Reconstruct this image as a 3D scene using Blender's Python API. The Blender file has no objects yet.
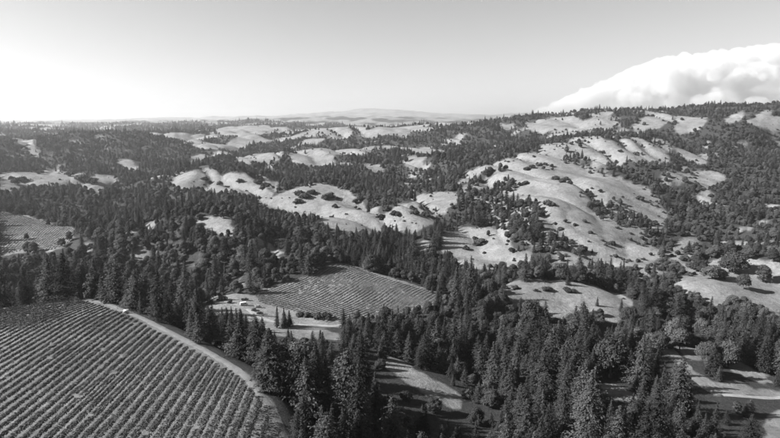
import bpy, math, random
import numpy as np
from mathutils import noise as mnoise, Vector

random.seed(7)
rng = np.random.default_rng(7)
scene = bpy.context.scene
COL = scene.collection

# ------------------------------------------------------------------ camera, sky, sun, exposure
CAMZ = 150.0
FPX = 547.0                       # focal length in pixels of a 780 px wide picture
PITCH = math.radians(10.05)
cam_d = bpy.data.cameras.new('camera'); cam = bpy.data.objects.new('camera', cam_d); COL.objects.link(cam)
cam_d.sensor_width = 36.0; cam_d.lens = FPX / 780 * 36.0
cam_d.clip_start = 1.0; cam_d.clip_end = 160000
cam.location = (0, 0, CAMZ); cam.rotation_euler = (math.pi / 2 - PITCH, 0, 0)
scene.camera = cam

SUN_EL = math.radians(31); SUN_AZ = math.radians(-99)      # azimuth from +Y (view direction), negative = left
world = bpy.data.worlds.new('World'); scene.world = world; world.use_nodes = True
wn = world.node_tree.nodes; wl = world.node_tree.links
wn.clear()
sky = wn.new('ShaderNodeTexSky'); sky.sky_type = 'NISHITA'; sky.sun_disc = False
sky.sun_elevation = SUN_EL; sky.sun_rotation = SUN_AZ
sky.altitude = 300; sky.air_density = 1.0; sky.dust_density = 0.55; sky.ozone_density = 1.0
bw = wn.new('ShaderNodeRGBToBW')                            # black-and-white photograph
bg = wn.new('ShaderNodeBackground'); bg.inputs['Strength'].default_value = 0.05
wo = wn.new('ShaderNodeOutputWorld')
wl.new(sky.outputs[0], bw.inputs[0]); wl.new(bw.outputs[0], bg.inputs['Color']); wl.new(bg.outputs[0], wo.inputs['Surface'])

sun_d = bpy.data.lights.new('sun', 'SUN'); sun = bpy.data.objects.new('sun', sun_d); COL.objects.link(sun)
sun_d.energy = 5.0; sun_d.angle = math.radians(0.5); sun_d.color = (1, 1, 1)
sdir = Vector((math.sin(SUN_AZ) * math.cos(SUN_EL), math.cos(SUN_AZ) * math.cos(SUN_EL), math.sin(SUN_EL)))
sun.rotation_euler = sdir.to_track_quat('Z', 'Y').to_euler()
sun.location = (-200, 60, 500)

vs = scene.view_settings
vs.view_transform = 'Standard'; vs.look = 'None'; vs.gamma = 1.0; vs.use_curve_mapping = False
vs.exposure = 1.6
scene.cycles.max_bounces = 6; scene.cycles.diffuse_bounces = 0; scene.cycles.volume_bounces = 4
scene.cycles.transparent_max_bounces = 4
scene.cycles.use_denoising = True; scene.cycles.denoiser = 'OPENIMAGEDENOISE'; scene.cycles.denoising_input_passes = 'RGB_ALBEDO_NORMAL'; scene.cycles.denoising_prefilter = 'ACCURATE'

# ------------------------------------------------------------------ helpers
def tag(o, label=None, cat=None, group=None, kind=None):
    if label: o['label'] = label
    if cat: o['category'] = cat
    if group: o['group'] = group
    if kind: o['kind'] = kind
    return o

def quick_mesh(name, verts, faces, smooth=False):
    """verts (N,3); faces (M,k) with constant k"""
    verts = np.asarray(verts, np.float32); faces = np.asarray(faces, np.int32)
    me = bpy.data.meshes.new(name)
    n, k = faces.shape
    me.vertices.add(len(verts)); me.vertices.foreach_set('co', verts.ravel())
    me.loops.add(n * k); me.loops.foreach_set('vertex_index', faces.ravel())
    me.polygons.add(n); me.polygons.foreach_set('loop_start', np.arange(0, n * k, k, dtype=np.int32))
    if smooth: me.polygons.foreach_set('use_smooth', np.ones(n, bool))
    me.update(calc_edges=True); me.validate()
    return me

def link(name, me, mat=None, parent=None):
    o = bpy.data.objects.new(name, me); COL.objects.link(o)
    if mat and not me.materials: me.materials.append(mat)
    if parent: o.parent = parent
    return o

def empty(name, loc):
    o = bpy.data.objects.new(name, None); COL.objects.link(o); o.location = loc
    o.empty_display_size = 0.5
    return o

def unit(v):
    return v / np.maximum(np.linalg.norm(v, axis=-1, keepdims=True), 1e-9)

def leaf_quads(c, n, size, r, aspect=1.5, axis=None):
    """diamond leaf sprays: centres c, normals n, half length size; optional long axis"""
    n = unit(n)
    a = r.normal(size=c.shape) if axis is None else axis + 0.25 * r.normal(size=c.shape)
    t = unit(a - n * (a * n).sum(-1, keepdims=True)); b = np.cross(n, t)
    s = np.asarray(size)[:, None]
    k1 = r.uniform(-.25, .25, (len(c), 1)); k2 = r.uniform(.75, 1.25, (len(c), 1))
    sag = r.uniform(.05, .3, (len(c), 1))
    v = np.stack([c - t * s, c + b * s / aspect * k2 + t * s * k1 - n * s * sag * .5,
                  c + t * s - n * s * sag, c - b * s / aspect + t * s * k1 * .5], 1)
    return v.reshape(-1, 3)

def quads_mesh(name, v):
    return quick_mesh(name, v, np.arange(len(v)).reshape(-1, 4))

def _h(ix, iy, seed):
    x = (ix.astype(np.int64) * 374761393 + iy.astype(np.int64) * 668265263 + seed * 1442695041) & 0xffffffff
    x = ((x ^ (x >> 13)) * 1274126177) & 0xffffffff
    x = (x ^ (x >> 16)) & 0xffffffff
    return x / 4294967296.0

def pnoise(x, y, seed=0):
    """2-D gradient noise, about -1..1"""
    x = np.asarray(x, float); y = np.asarray(y, float)
    x0 = np.floor(x); y0 = np.floor(y); fx = x - x0; fy = y - y0
    x0 = x0.astype(np.int64); y0 = y0.astype(np.int64)
    u = fx ** 3 * (fx * (fx * 6 - 15) + 10); w = fy ** 3 * (fy * (fy * 6 - 15) + 10)
    def g(ix, iy, dx, dy):
        a = _h(ix, iy, seed) * 2 * np.pi
        return np.cos(a) * dx + np.sin(a) * dy
    a = g(x0, y0, fx, fy); b = g(x0 + 1, y0, fx - 1, fy); c = g(x0, y0 + 1, fx, fy - 1); d = g(x0 + 1, y0 + 1, fx - 1, fy - 1)
    return 1.5 * ((a + (b - a) * u) + ((c + (d - c) * u) - (a + (b - a) * u)) * w)

def sstep(e0, e1, x):
    t = np.clip((np.asarray(x, float) - e0) / (e1 - e0), 0, 1)
    return t * t * (3 - 2 * t)

CP, SP = math.cos(PITCH), math.sin(PITCH)
def ray_pt(px, py, Y):
    """point seen at (px,py) of the 780x438 picture at forward distance Y"""
    dx = (px - 390) / FPX; dy = (219 - py) / FPX
    d = np.array([dx, CP + dy * SP, -SP + dy * CP])
    return np.array([0, 0, CAMZ]) + d * (Y / d[1])

def project(X, Y, Z):
    zz = np.asarray(Z) - CAMZ
    dep = Y * CP - zz * SP; up = Y * SP + zz * CP
    dep = np.maximum(dep, 1.0)
    return 390 + FPX * X / dep, 219 - FPX * up / dep, dep

def in_poly(px, py, poly):
    px = np.asarray(px, float); py = np.asarray(py, float)
    poly = np.asarray(poly, float)
    out = np.zeros(px.shape, bool)
    lo = poly.min(0); hi = poly.max(0)
    m = (px >= lo[0]) & (px <= hi[0]) & (py >= lo[1]) & (py <= hi[1])
    if not m.any(): return out
    qx = px[m]; qy = py[m]; r = np.zeros(qx.shape, bool)
    x1, y1 = poly[-1]
    for x2, y2 in poly:
        if y1 != y2:
            c = ((y1 > qy) != (y2 > qy)) & (qx < (x2 - x1) * (qy - y1) / (y2 - y1) + x1)
            r ^= c
        x1, y1 = x2, y2
    out[m] = r
    return out

# ------------------------------------------------------------------ materials (greys: the photograph is black and white)
def mat_base(name, rough=0.8, spec=0.2):
    m = bpy.data.materials.new(name); m.use_nodes = True
    nt = m.node_tree; b = nt.nodes['Principled BSDF']
    b.inputs['Roughness'].default_value = rough; b.inputs['Specular IOR Level'].default_value = spec
    return m, nt, b

def grey(v): return (v, v, v, 1)

def ramp(nt, src, stops):
    r = nt.nodes.new('ShaderNodeValToRGB'); e = r.color_ramp.elements
    while len(e) < len(stops): e.new(0.5)
    for i, (p, v) in enumerate(stops): e[i].position = p; e[i].color = grey(v)
    nt.links.new(src, r.inputs[0]); return r.outputs[0]

def tnoise(nt, scale, detail=4, rough=0.6, vec=None, dim='3D'):
    n = nt.nodes.new('ShaderNodeTexNoise'); n.inputs['Scale'].default_value = scale
    n.inputs['Detail'].default_value = detail; n.inputs['Roughness'].default_value = rough
    if vec: nt.links.new(vec, n.inputs['Vector'])
    return n.outputs[0]

def geo_pos(nt):
    return nt.nodes.new('ShaderNodeNewGeometry').outputs['Position']

def mixc(nt, fac, a, b, mode='MIX'):
    m = nt.nodes.new('ShaderNodeMix'); m.data_type = 'RGBA'; m.blend_type = mode
    for sock, v in ((m.inputs[0], fac), (m.inputs[6], a), (m.inputs[7], b)):
        if isinstance(v, (int, float)): sock.default_value = v if sock.type == 'VALUE' else grey(v)
        else: nt.links.new(v, sock)
    return m.outputs[2]

def bump(nt, b, h, dist, strength=1.0):
    n = nt.nodes.new('ShaderNodeBump'); n.inputs['Distance'].default_value = dist; n.inputs['Strength'].default_value = strength
    nt.links.new(h, n.inputs['Height']); nt.links.new(n.outputs[0], b.inputs['Normal'])

def mat_foliage(name, lo, hi, trans=0.06):
    m, nt, b = mat_base(name, 0.8, 0.06)
    oi = nt.nodes.new('ShaderNodeObjectInfo')
    c1 = ramp(nt, oi.outputs['Random'], [(0, lo), (0.55, (lo + hi) / 2), (0.85, hi), (1, hi * 1.12)])
    n = ramp(nt, tnoise(nt, 0.9, 2, vec=geo_pos(nt)), [(0.3, 0.62), (0.7, 1.4)])
    c = mixc(nt, 1.0, c1, n, 'MULTIPLY')
    nt.links.new(c, b.inputs['Base Color'])
    t = nt.nodes.new('ShaderNodeBsdfTranslucent'); nt.links.new(c, t.inputs['Color'])
    mx = nt.nodes.new('ShaderNodeMixShader'); mx.inputs[0].default_value = trans
    out = nt.nodes['Material Output']
    nt.links.new(b.outputs[0], mx.inputs[1]); nt.links.new(t.outputs[0], mx.inputs[2]); nt.links.new(mx.outputs[0], out.inputs['Surface'])
    return m

M_CON = mat_foliage('conifer_needles', 0.021, 0.054)
M_BRO = mat_foliage('broadleaf_foliage', 0.032, 0.078)
M_SHR = mat_foliage('shrub_foliage', 0.03, 0.06)
M_VINE = mat_foliage('vine_leaves', 0.045, 0.055)

def mat_bark():
    m, nt, b = mat_base('bark', 0.9, 0.1)
    nt.links.new(ramp(nt, tnoise(nt, 3, 4, vec=geo_pos(nt)), [(0.3, 0.05), (0.7, 0.16)]), b.inputs['Base Color'])
    return m
M_BARK = mat_bark()

def mat_ground():
    m, nt, b = mat_base('hill_ground', 0.95, 0.1)
    pos = geo_pos(nt)
    at = nt.nodes.new('ShaderNodeAttribute'); at.attribute_name = 'grass'
    big = ramp(nt, tnoise(nt, 0.018, 6, 0.65, pos), [(0.3, 0.68), (0.5, 1.0), (0.7, 1.25)])
    fine = ramp(nt, tnoise(nt, 0.35, 6, 0.75, pos), [(0.25, 0.6), (0.5, 1.0), (0.75, 1.3)])
    mid = ramp(nt, tnoise(nt, 0.09, 6, 0.7, pos), [(0.3, 0.7), (0.5, 1.0), (0.68, 1.15)])
    dry = mixc(nt, 1.0, mixc(nt, 1.0, mixc(nt, 1.0, grey_node(nt, 0.178), big, 'MULTIPLY'), fine, 'MULTIPLY'), mid, 'MULTIPLY')
    floor = mixc(nt, 1.0, grey_node(nt, 0.04), fine, 'MULTIPLY')
    edge = nt.nodes.new('ShaderNodeMath'); edge.operation = 'ADD'
    nz = nt.nodes.new('ShaderNodeMath'); nz.operation = 'MULTIPLY_ADD'; nz.inputs[1].default_value = 0.7; nz.inputs[2].default_value = -0.35
    nt.links.new(tnoise(nt, 0.12, 5, 0.7, pos), nz.inputs[0])
    nt.links.new(at.outputs['Fac'], edge.inputs[0]); nt.links.new(nz.outputs[0], edge.inputs[1])
    f = ramp(nt, edge.outputs[0], [(0.3, 0), (0.65, 1)])
    nt.links.new(mixc(nt, f, floor, dry), b.inputs['Base Color'])
    bump(nt, b, tnoise(nt, 0.3, 7, 0.75, pos), 2.2, 0.8)
    return m
def grey_node(nt, v):
    n = nt.nodes.new('ShaderNodeRGB'); n.outputs[0].default_value = grey(v); return n.outputs[0]
M_GROUND = mat_ground()

def mat_dirt(name, v):
    m, nt, b = mat_base(name, 0.95, 0.1)
    pos = geo_pos(nt)
    c = mixc(nt, 1.0, ramp(nt, tnoise(nt, 0.25, 6, 0.7, pos), [(0.25, v * 0.6), (0.55, v), (0.8, v * 1.2)]),
             ramp(nt, tnoise(nt, 2.2, 4, 0.7, pos), [(0.3, 0.75), (0.7, 1.15)]), 'MULTIPLY')
    nt.links.new(c, b.inputs['Base Color'])
    bump(nt, b, tnoise(nt, 2.5, 4, 0.7, pos), 0.15)
    return m
M_TRACK = mat_dirt('pale_dirt_track', 0.175)
M_ROAD = mat_dirt('gravel_road', 0.30)
M_SOIL = mat_dirt('vineyard_soil', 0.40)

def mat_plain(name, v, rough=0.5, metal=0.0):
    m, nt, b = mat_base(name, rough, 0.4)
    b.inputs['Metallic'].default_value = metal
    nt.links.new(ramp(nt, tnoise(nt, 4, 3, vec=geo_pos(nt)), [(0.3, v * 0.85), (0.7, min(1, v * 1.1))]), b.inputs['Base Color'])
    return m

# ------------------------------------------------------------------ terrain control points
# (px, py, forward distance, height of what covers the ground there) seen from the camera's place
SEEN = [
 # ravine, yard and near slopes
 (320,438,165,0),(390,438,190,0),(480,438,205,0),(600,438,208,0),(700,438,212,0),(780,438,215,0),
 (345,335,318,0),(360,345,300,0),(378,356,284,0),(430,373,262,0),(455,398,240,0),(520,350,318,0),(600,387,258,0),(640,396,250,0),
 (665,345,330,0),(690,370,290,0),(730,378,284,0),(780,396,270,0),(760,340,350,0),(560,315,345,22),(460,345,300,18),
 (260,305,365,0),(300,318,345,0),(345,326,335,0),(215,296,380,0),
 # central vineyard knoll
 (254,297,385,0),(290,300,385,0),(280,285,412,0),(308,276,430,0),(343,264,455,0),(390,277,430,0),(430,291,408,0),(380,300,392,0),(340,302,386,0),(320,316,352,0),
 # left valley
 (100,285,360,20),(30,275,400,18),(150,290,345,22),(60,255,520,15),(180,270,450,20),(230,255,480,14),(200,285,400,14),
 (210,222,590,0),(255,240,520,0),(285,254,470,0),
 (0,253,600,0),(0,212,740,0),(41,221,700,0),(81,232,640,0),(40,248,600,0),
 (60,205,850,18),(150,200,850,20),(120,190,1000,18),(220,200,800,20),(170,182,1000,18),
 (60,176,1300,0),(110,180,1250,0),(20,160,1500,15),(100,160,1500,15),(180,156,1700,15),
 (20,136,1950,15),(60,132,2100,15),(110,135,2100,15),(170,140,2000,15),(230,150,1900,12),(-30,138,1600,15),
 # pale hills in the middle
 (200,170,1130,0),(200,181,1080,0),(236,174,1100,0),(225,186,1020,0),(275,191,1000,0),
 (323,183,930,0),(275,197,850,0),(320,210,800,0),(368,206,820,0),
 (400,210,730,0),(345,218,720,0),(445,210,760,0),(391,224,690,0),(390,240,580,22),
 (477,226,690,0),(450,230,670,0),(518,258,570,0),(470,258,575,0),(440,243,620,0),(480,262,465,28),
 (505,285,440,0),(562,280,460,0),(630,300,420,0),(560,310,400,0),(560,260,510,20),(640,270,500,18),
 # the big grass ridge
 (565,145,1150,0),(524,154,1080,0),(470,172,1000,0),(613,141,1200,0),(640,138,1250,0),(560,175,930,0),(600,185,850,0),
 (540,200,760,0),(580,220,680,0),(620,235,620,0),(640,258,560,0),(510,190,850,0),(640,190,880,8),(650,215,750,8),(690,240,620,12),
 (680,172,1050,0),(720,175,1030,0),
 # right-hand slopes
 (740,200,850,10),(760,230,680,10),(700,262,540,12),(725,275,510,0),(770,290,480,0),(700,285,480,0),(690,320,380,18),
 (750,160,1200,10),(700,150,1400,10),(780,140,1500,10),(780,180,1000,10),(850,200,800,8),(850,300,420,8),
 (600,110,1900,12),(650,106,1900,12),(690,104,1900,12),(740,106,1800,12),(780,104,1750,12),(850,102,1750,12),(560,115,2100,12),(520,118,2200,12),
 (650,125,1650,6),(580,125,1750,4),(690,120,1700,4),(760,120,1550,4),
 # middle distance
 (440,119,2600,15),(400,126,2600,10),(350,126,2700,5),(330,140,2000,5),(300,152,1500,5),(370,150,1550,5),(370,168,1200,10),(430,170,1150,15),
 (450,140,1800,15),(500,140,1600,15),(480,125,2300,15),(400,190,950,12),(430,198,900,0),(260,155,1500,0),(300,170,1250,12),(220,142,1900,5),
 (250,131,3000,5),(200,127,4500,5),
 # far ranges
 (40,128,3600,8),(120,126,4200,8),(235,126,4000,5),(60,124.5,6000,5),(170,123.5,6500,5),(280,121.5,6000,5),
 (0,125,8000,0),(100,121,26000,0),(160,118.5,26000,0),(250,120,26000,0),(300,117,24000,0),(325,114.5,24000,0),(350,111,24000,0),(372,108.5,24000,0),(392,109,24000,0),(420,113,24000,0),
 (480,115,22000,0),(530,114,22000,0),(700,113,22000,0),(-150,122,24000,0),(900,110,22000,0),(330,119,9000,0),(430,118,9000,0),(220,123,8000,0),
]
# known world points (x, y, z relative to the camera)
kn = lambda x, y: -74.6 - 0.07 * (y - 120)
KNOWN = [(x, y, kn(x, y)) for x, y in ((-90,110),(-40,112),(-60,150),(-120,150),(-170,150),(-230,160),(-100,190),(-150,200),(-200,205),(-150,240),(-190,232),(-240,225),(-25,112),(-50,150),(-85,180),(-115,210))]
KNOWN += [(0,150,-103),(-18,190,-107),(-48,222,-110),(-78,252,-113),(-118,292,-118),(-195,290,-116),(-260,285,-114),
          (25,105,-95),(30,50,-90),(-60,50,-73),(-220,70,-77),(120,60,-110),(220,150,-118),(-400,200,-85),
          (-38,500,-134),(20,470,-140),(-250,1260,-128),(-120,1080,-124),(-300,3200,-95),(-1500,3500,-90),(200,3800,-60),(1200,2900,-30),
          (2000,2800,-20),(-3000,5000,-80),(0,5200,-70),(2500,4800,-50),(-2000,31000,-60),(9000,31000,-60),(-18000,31000,-60),(25000,31000,0),(-4000,14000,-60),(2000,14000,-40),(9000,13000,0),
          (-1500,1300,-60),(-800,700,-90),(-900,2000,-40)]
pts = []
for px, py, Y, c in SEEN:
    p = ray_pt(px, py, Y); pts.append((p[0], p[1], p[2] - c))
for x, y, z in KNOWN: pts.append((x, y, z + CAMZ))
pts = np.array(pts)

Y0 = 150.0
def warp(X, Y): return X / (Y + Y0), np.log(Y + Y0)
def rbf_fit(pts, c=0.035):
    a, v = warp(pts[:, 0], pts[:, 1])
    A = np.stack([a, v], 1)
    D = np.sqrt(((A[:, None] - A[None]) ** 2).sum(-1) + c * c)
    n = len(A); P = np.concatenate([np.ones((n, 1)), A], 1)
    K = np.zeros((n + 3, n + 3)); K[:n, :n] = D - np.eye(n) * 0.004; K[:n, n:] = P; K[n:, :n] = P.T
    w = np.linalg.solve(K, np.concatenate([pts[:, 2], np.zeros(3)]))
    def f(X, Y):
        a, v = warp(X, Y); out = w[n] + w[n + 1] * a + w[n + 2] * v
        for i in range(n):
            out = out + w[i] * np.sqrt((a - A[i, 0]) ** 2 + (v - A[i, 1]) ** 2 + c * c)
        return out
    return f
base_h = rbf_fit(pts)

# near vineyard outline and the others, on the ground
NEAR_VY = np.array([(-21,104),(-24,120),(-33,140),(-45,159),(-80,192),(-111,220),(-146,252),(-190,243),(-260,232),(-300,190),(-300,90),(-120,84)])

def poly_dist(X, Y, poly):
    """distance to a polygon, 0 inside"""
    d = np.full(X.shape, 1e9); n = len(poly)
    for i in range(n):
        a = poly[i]; b = poly[(i + 1) % n]; ab = b - a
        t = np.clip(((X - a[0]) * ab[0] + (Y - a[1]) * ab[1]) / (ab @ ab), 0, 1)
        d = np.minimum(d, np.hypot(X - a[0] - t * ab[0], Y - a[1] - t * ab[1]))
    d[in_poly(X, Y, poly)] = 0
    return d

def terrain_raw(X, Y):
    h = base_h(X, Y)
    # the near vineyard's knoll: a gently domed top that breaks away at its edge
    m = (Y < 330) & (X < 40)
    Xm, Ym = X[m], Y[m]; dd = poly_dist(Xm, Ym, NEAR_VY)
    top = CAMZ - 74.6 - 0.07 * (Ym - 120) - 0.0008 * np.maximum(0, Ym - 205) ** 2 - 0.0007 * np.maximum(0, -130 - Xm) ** 2 - 0.010 * np.maximum(0, Xm + 45) ** 2 + 3.2 * np.exp(-((Xm + 112) ** 2 + (Ym - 215) ** 2) / 60.0 ** 2)
    w = 1 - sstep(1.0, 26.0, dd)
    h[m] = h[m] * (1 - w) + (top - 0.004 * dd ** 2) * w
    d = np.sqrt(X ** 2 + Y ** 2)
    near = sstep(250, 700, d)
    n = 10.0 * pnoise(X / 230, Y / 230, 1) + 3.5 * pnoise(X / 90, Y / 90, 2)
    # ridges and gullies running down the slopes
    wx = X + 40 * pnoise(X / 160, Y / 160, 5); wy = Y + 40 * pnoise(X / 160, Y / 160, 6)
    rid = 1.1 - np.exp(-3.2 * np.abs(pnoise((0.83 * wx + 0.55 * wy) / 105, (0.55 * wx - 0.83 * wy) / 330, 3)))
    rid2 = 1.1 - np.exp(-3.2 * np.abs(pnoise((0.83 * wx + 0.55 * wy) / 38, (0.55 * wx - 0.83 * wy) / 150, 4)))
    n = n + 20.0 * (rid - 0.6) + 4.2 * (rid2 - 0.6)
    for q, R in ((ray_pt(35, 232, 670), 130.0), (ray_pt(340, 288, 410), 90.0)):
        n = n * (0.15 + 0.85 * sstep(0.6 * R, 1.5 * R, np.hypot(X - q[0], Y - q[1])))
    h = h + n * near * (1 - 0.3 * sstep(1500, 3000, d))
    h = h + 0.5 * pnoise(X / 38, Y / 38, 8) * sstep(150, 300, d)
    midf = sstep(1300, 2200, d)
    h = h + midf * (22 * pnoise(X / 620, Y / 620, 9) + 13 * pnoise(X / 300, Y / 300, 10))
    far = sstep(3000, 7000, d) * (1 + 0.8 * sstep(12000, 22000, d))
    h = h + far * (55 * (np.abs(pnoise(X / 3800, Y / 2300, 11)) - 0.3) + 30 * pnoise(X / 1500, Y / 1100, 12) + 10 * pnoise(X / 500, Y / 450, 13))
    return h

NV, NA = 660, 600
AMIN, AMAX = -1.12, 1.02
VMIN, VMAX = math.log(30 + Y0), math.log(32000 + Y0)
av = np.linspace(AMIN, AMAX, NA); vv = np.linspace(VMIN, VMAX, NV)
gA, gV = np.meshgrid(av, vv)
gR = np.exp(gV); gY = gR - Y0; gX = gA * gR
gZ = terrain_raw(gX, gY)

def H(X, Y):
    """height of the ground mesh at world X, Y"""
    X = np.asarray(X, float); Y = np.asarray(Y, float)
    a = np.clip((X / (Y + Y0) - AMIN) / (AMAX - AMIN) * (NA - 1), 0, NA - 1.001)
    v = np.clip((np.log(np.maximum(Y, -100) + Y0) - VMIN) / (VMAX - VMIN) * (NV - 1), 0, NV - 1.001)
    i = a.astype(int); j = v.astype(int); fa = a - i; fv = v - j
    return (gZ[j, i] * (1 - fa) * (1 - fv) + gZ[j, i + 1] * fa * (1 - fv) + gZ[j + 1, i] * (1 - fa) * fv + gZ[j + 1, i + 1] * fa * fv)

def ground_hit(px, py, ymin=60, ymax=20000):
    """where the line of sight through (px,py) meets the ground between two distances"""
    ys = np.exp(np.linspace(math.log(ymin), math.log(ymax), 500))
    dx = (px - 390) / FPX; dy = (219 - py) / FPX
    d = np.array([dx, CP + dy * SP, -SP + dy * CP]); t = ys / d[1]
    xs = d[0] * t; zs = CAMZ + d[2] * t
    g = zs - H(xs, ys)
    k = np.nonzero(g < 0)[0]
    if len(k) and k[0] > 0:
        k = k[0]; f = g[k - 1] / (g[k - 1] - g[k]); y = ys[k - 1] + f * (ys[k] - ys[k - 1])
    elif len(k): y = ys[0]
    else: y = ys[np.argmin(g / ys)]
    x = dx * y / d[1]
    return x, y

def ground_poly(poly, ymin, ymax, step=6):
    out = []
    n = len(poly)
    for i in range(n):
        (x1, y1), (x2, y2) = poly[i], poly[(i + 1) % n]
        m = max(1, int(math.hypot(x2 - x1, y2 - y1) / step))
        for k in range(m):
            out.append(ground_hit(x1 + (x2 - x1) * k / m, y1 + (y2 - y1) * k / m, ymin, ymax))
    return np.array(out)

# ------------------------------------------------------------------ land cover: open dry grass
GRASS = [  # outline as seen, nearest and farthest distance
 ([(0,172),(30,172),(45,169),(60,170),(75,174),(118,175),(115,182),(97,190),(80,181),(50,182),(20,184),(5,188),(0,188)],1180,1420),
 ([(12,136),(32,136),(34,145),(22,143)],1850,2050), ([(117,159),(130,159),(142,168),(130,167),(120,163)],1400,1700),
 ([(172,180),(190,171),(202,168),(214,169),(222,174),(205,181),(190,185),(176,184)],1000,1180),
 ([(198,184),(216,176),(236,173),(252,176),(275,189),(262,194),(246,193),(230,187),(215,188)],960,1120),
 ([(254,173),(262,175),(283,184),(276,186)],1000,1180),
 ([(235,156),(262,150),(282,151),(284,155),(268,158),(244,161)],1400,1650), ([(289,158),(297,153),(316,152),(337,158),(328,163),(313,164),(300,160)],1350,1600),
 ([(254,198),(275,195),(300,186),(323,183),(341,186),(354,196),(369,205),(358,210),(340,212),(300,212),(277,206),(262,202)],770,960),
 ([(318,214),(345,217),(375,211),(410,209),(446,209),(447,214),(425,221),(410,228),(396,225),(385,223),(368,229),(352,226),(332,222)],670,790),
 ([(388,203),(400,199),(420,195),(440,192),(460,192),(455,200),(440,203),(425,202),(400,206)],820,980),
 ([(438,242),(449,230),(459,226),(477,225),(491,227),(500,233),(506,243),(518,250),(537,252),(530,257),(518,260),(488,263),(462,260),(444,247)],545,700),
 ([(408,244),(425,238),(433,241),(420,248)],580,680),
 ([(462,178),(466,172),(492,164),(524,154),(565,145),(581,145),(613,141),(640,138),(664,149),(657,160),(650,190),(668,213),(660,226),(648,242),(657,262),(625,263),(600,259),(570,251),(545,242),(520,234),(500,226),(478,196),(462,190)],540,1270),
 ([(664,168),(688,167),(708,170),(727,171),(724,178),(708,185),(693,179),(677,173)],980,1100), ([(670,146),(690,150),(709,158),(704,161),(685,155)],1150,1350),
 ([(763,206),(770,200),(780,201),(780,206)],780,900), ([(734,231),(750,224),(765,219),(776,218),(770,223),(745,233)],640,760), ([(717,216),(729,216),(723,222)],700,780), ([(700,190),(712,188),(707,199),(702,204)],860,980),
 ([(671,281),(683,275),(703,270),(722,260),(731,250),(754,257),(760,262),(785,262),(785,312),(757,303),(739,294),(718,298),(703,292),(683,284)],430,620),
 ([(505,283),(528,280),(562,279),(581,283),(599,288),(630,298),(634,307),(613,313),(599,307),(581,303),(558,312),(532,299),(516,298),(505,291)],385,475),
 ([(195,219),(208,215),(238,220),(233,229),(218,226),(203,222)],550,620), ([(253,239),(261,238),(276,246),(291,257),(281,255),(271,249),(258,246)],460,540), ([(184,256),(200,255),(202,258),(190,259)],450,560),
 ([(225,268),(240,272),(250,280),(236,277)],400,480),
 ([(0,211),(20,214),(41,220),(64,225),(81,232),(71,240),(62,248),(48,251),(23,252),(0,257)],560,760),
 ([(254,297),(262,289),(287,281),(308,275),(336,264),(349,264),(369,272),(405,283),(440,293),(430,300),(400,303),(345,308),(325,320),(290,312),(258,304)],340,470),
 ([(193,299),(215,292),(250,295),(262,300),(300,312),(345,323),(346,328),(300,326),(268,321),(252,311),(228,305),(205,303)],325,400),
 ([(372,349),(402,361),(425,374),(445,388),(464,401),(457,404),(434,394),(408,377),(386,362)],230,315),
 ([(650,335),(660,338),(673,351),(686,363),(700,375),(714,384),(730,377),(744,384),(790,391),(790,399),(716,394),(700,384),(684,370),(670,356),(658,344)],255,350),
 ([(758,426),(770,414),(790,408),(790,440),(762,440)],205,270), ([(588,382),(612,386),(642,397),(640,402),(612,392)],230,275), ([(557,322),(575,324),(575,328),(558,326)],310,360),
 ([(674,340),(700,350),(704,357),(690,356)],300,360), ([(725,360),(745,364),(770,376),(765,379),(735,368)],285,330),
 ([(190,141),(225,139),(248,142),(240,147),(200,146)],1800,2100), ([(303,138),(318,130),(335,126),(350,124),(352,133),(347,137),(325,135)],1900,2400), ([(355,134),(375,128),(392,124),(392,130),(370,136)],2000,2500),
 ([(310,149),(330,142),(350,139),(387,142),(383,148),(360,152),(345,152),(320,150)],1450,1750), ([(360,162),(372,161),(388,168),(372,171)],1150,1350),
 ([(380,126),(400,123),(430,119),(440,120),(425,127),(395,133),(380,132)],2100,2700), ([(453,136),(463,137),(456,143)],1700,2000), ([(499,124),(513,122),(508,129)],2000,2300),
 ([(524,124),(554,116),(577,118),(579,126),(549,129),(538,131)],1700,2100), ([(402,160),(412,155),(426,158),(423,168),(410,166)],1150,1350),
 ([(568,123),(589,119),(599,117),(588,127),(570,128)],1650,1900), ([(631,124),(658,114),(672,117),(661,125),(636,129)],1550,1800), ([(680,118),(690,115),(708,117),(702,125),(681,132),(676,128)],1500,1750),
 ([(724,119),(743,110),(747,114),(732,121)],1550,1750), ([(747,119),(757,112),(776,108),(770,116),(785,117),(785,126),(765,127)],1450,1700), ([(673,105),(691,105),(691,108),(675,108)],1800,1950), ([(742,142),(757,137),(752,149),(745,150)],1200,1450),
 ([(698,142),(708,141),(712,147),(703,148)],1300,1500), ([(600,113),(612,111),(615,114),(603,116)],1700,1950),
 ([(215,128),(245,124),(275,124),(290,128),(260,133),(225,134)],2600,4200), ([(165,136),(190,134),(210,137),(190,140)],2300,3200), ([(300,122),(325,119),(345,120),(330,125),(305,127)],2700,3800),
]
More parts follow.
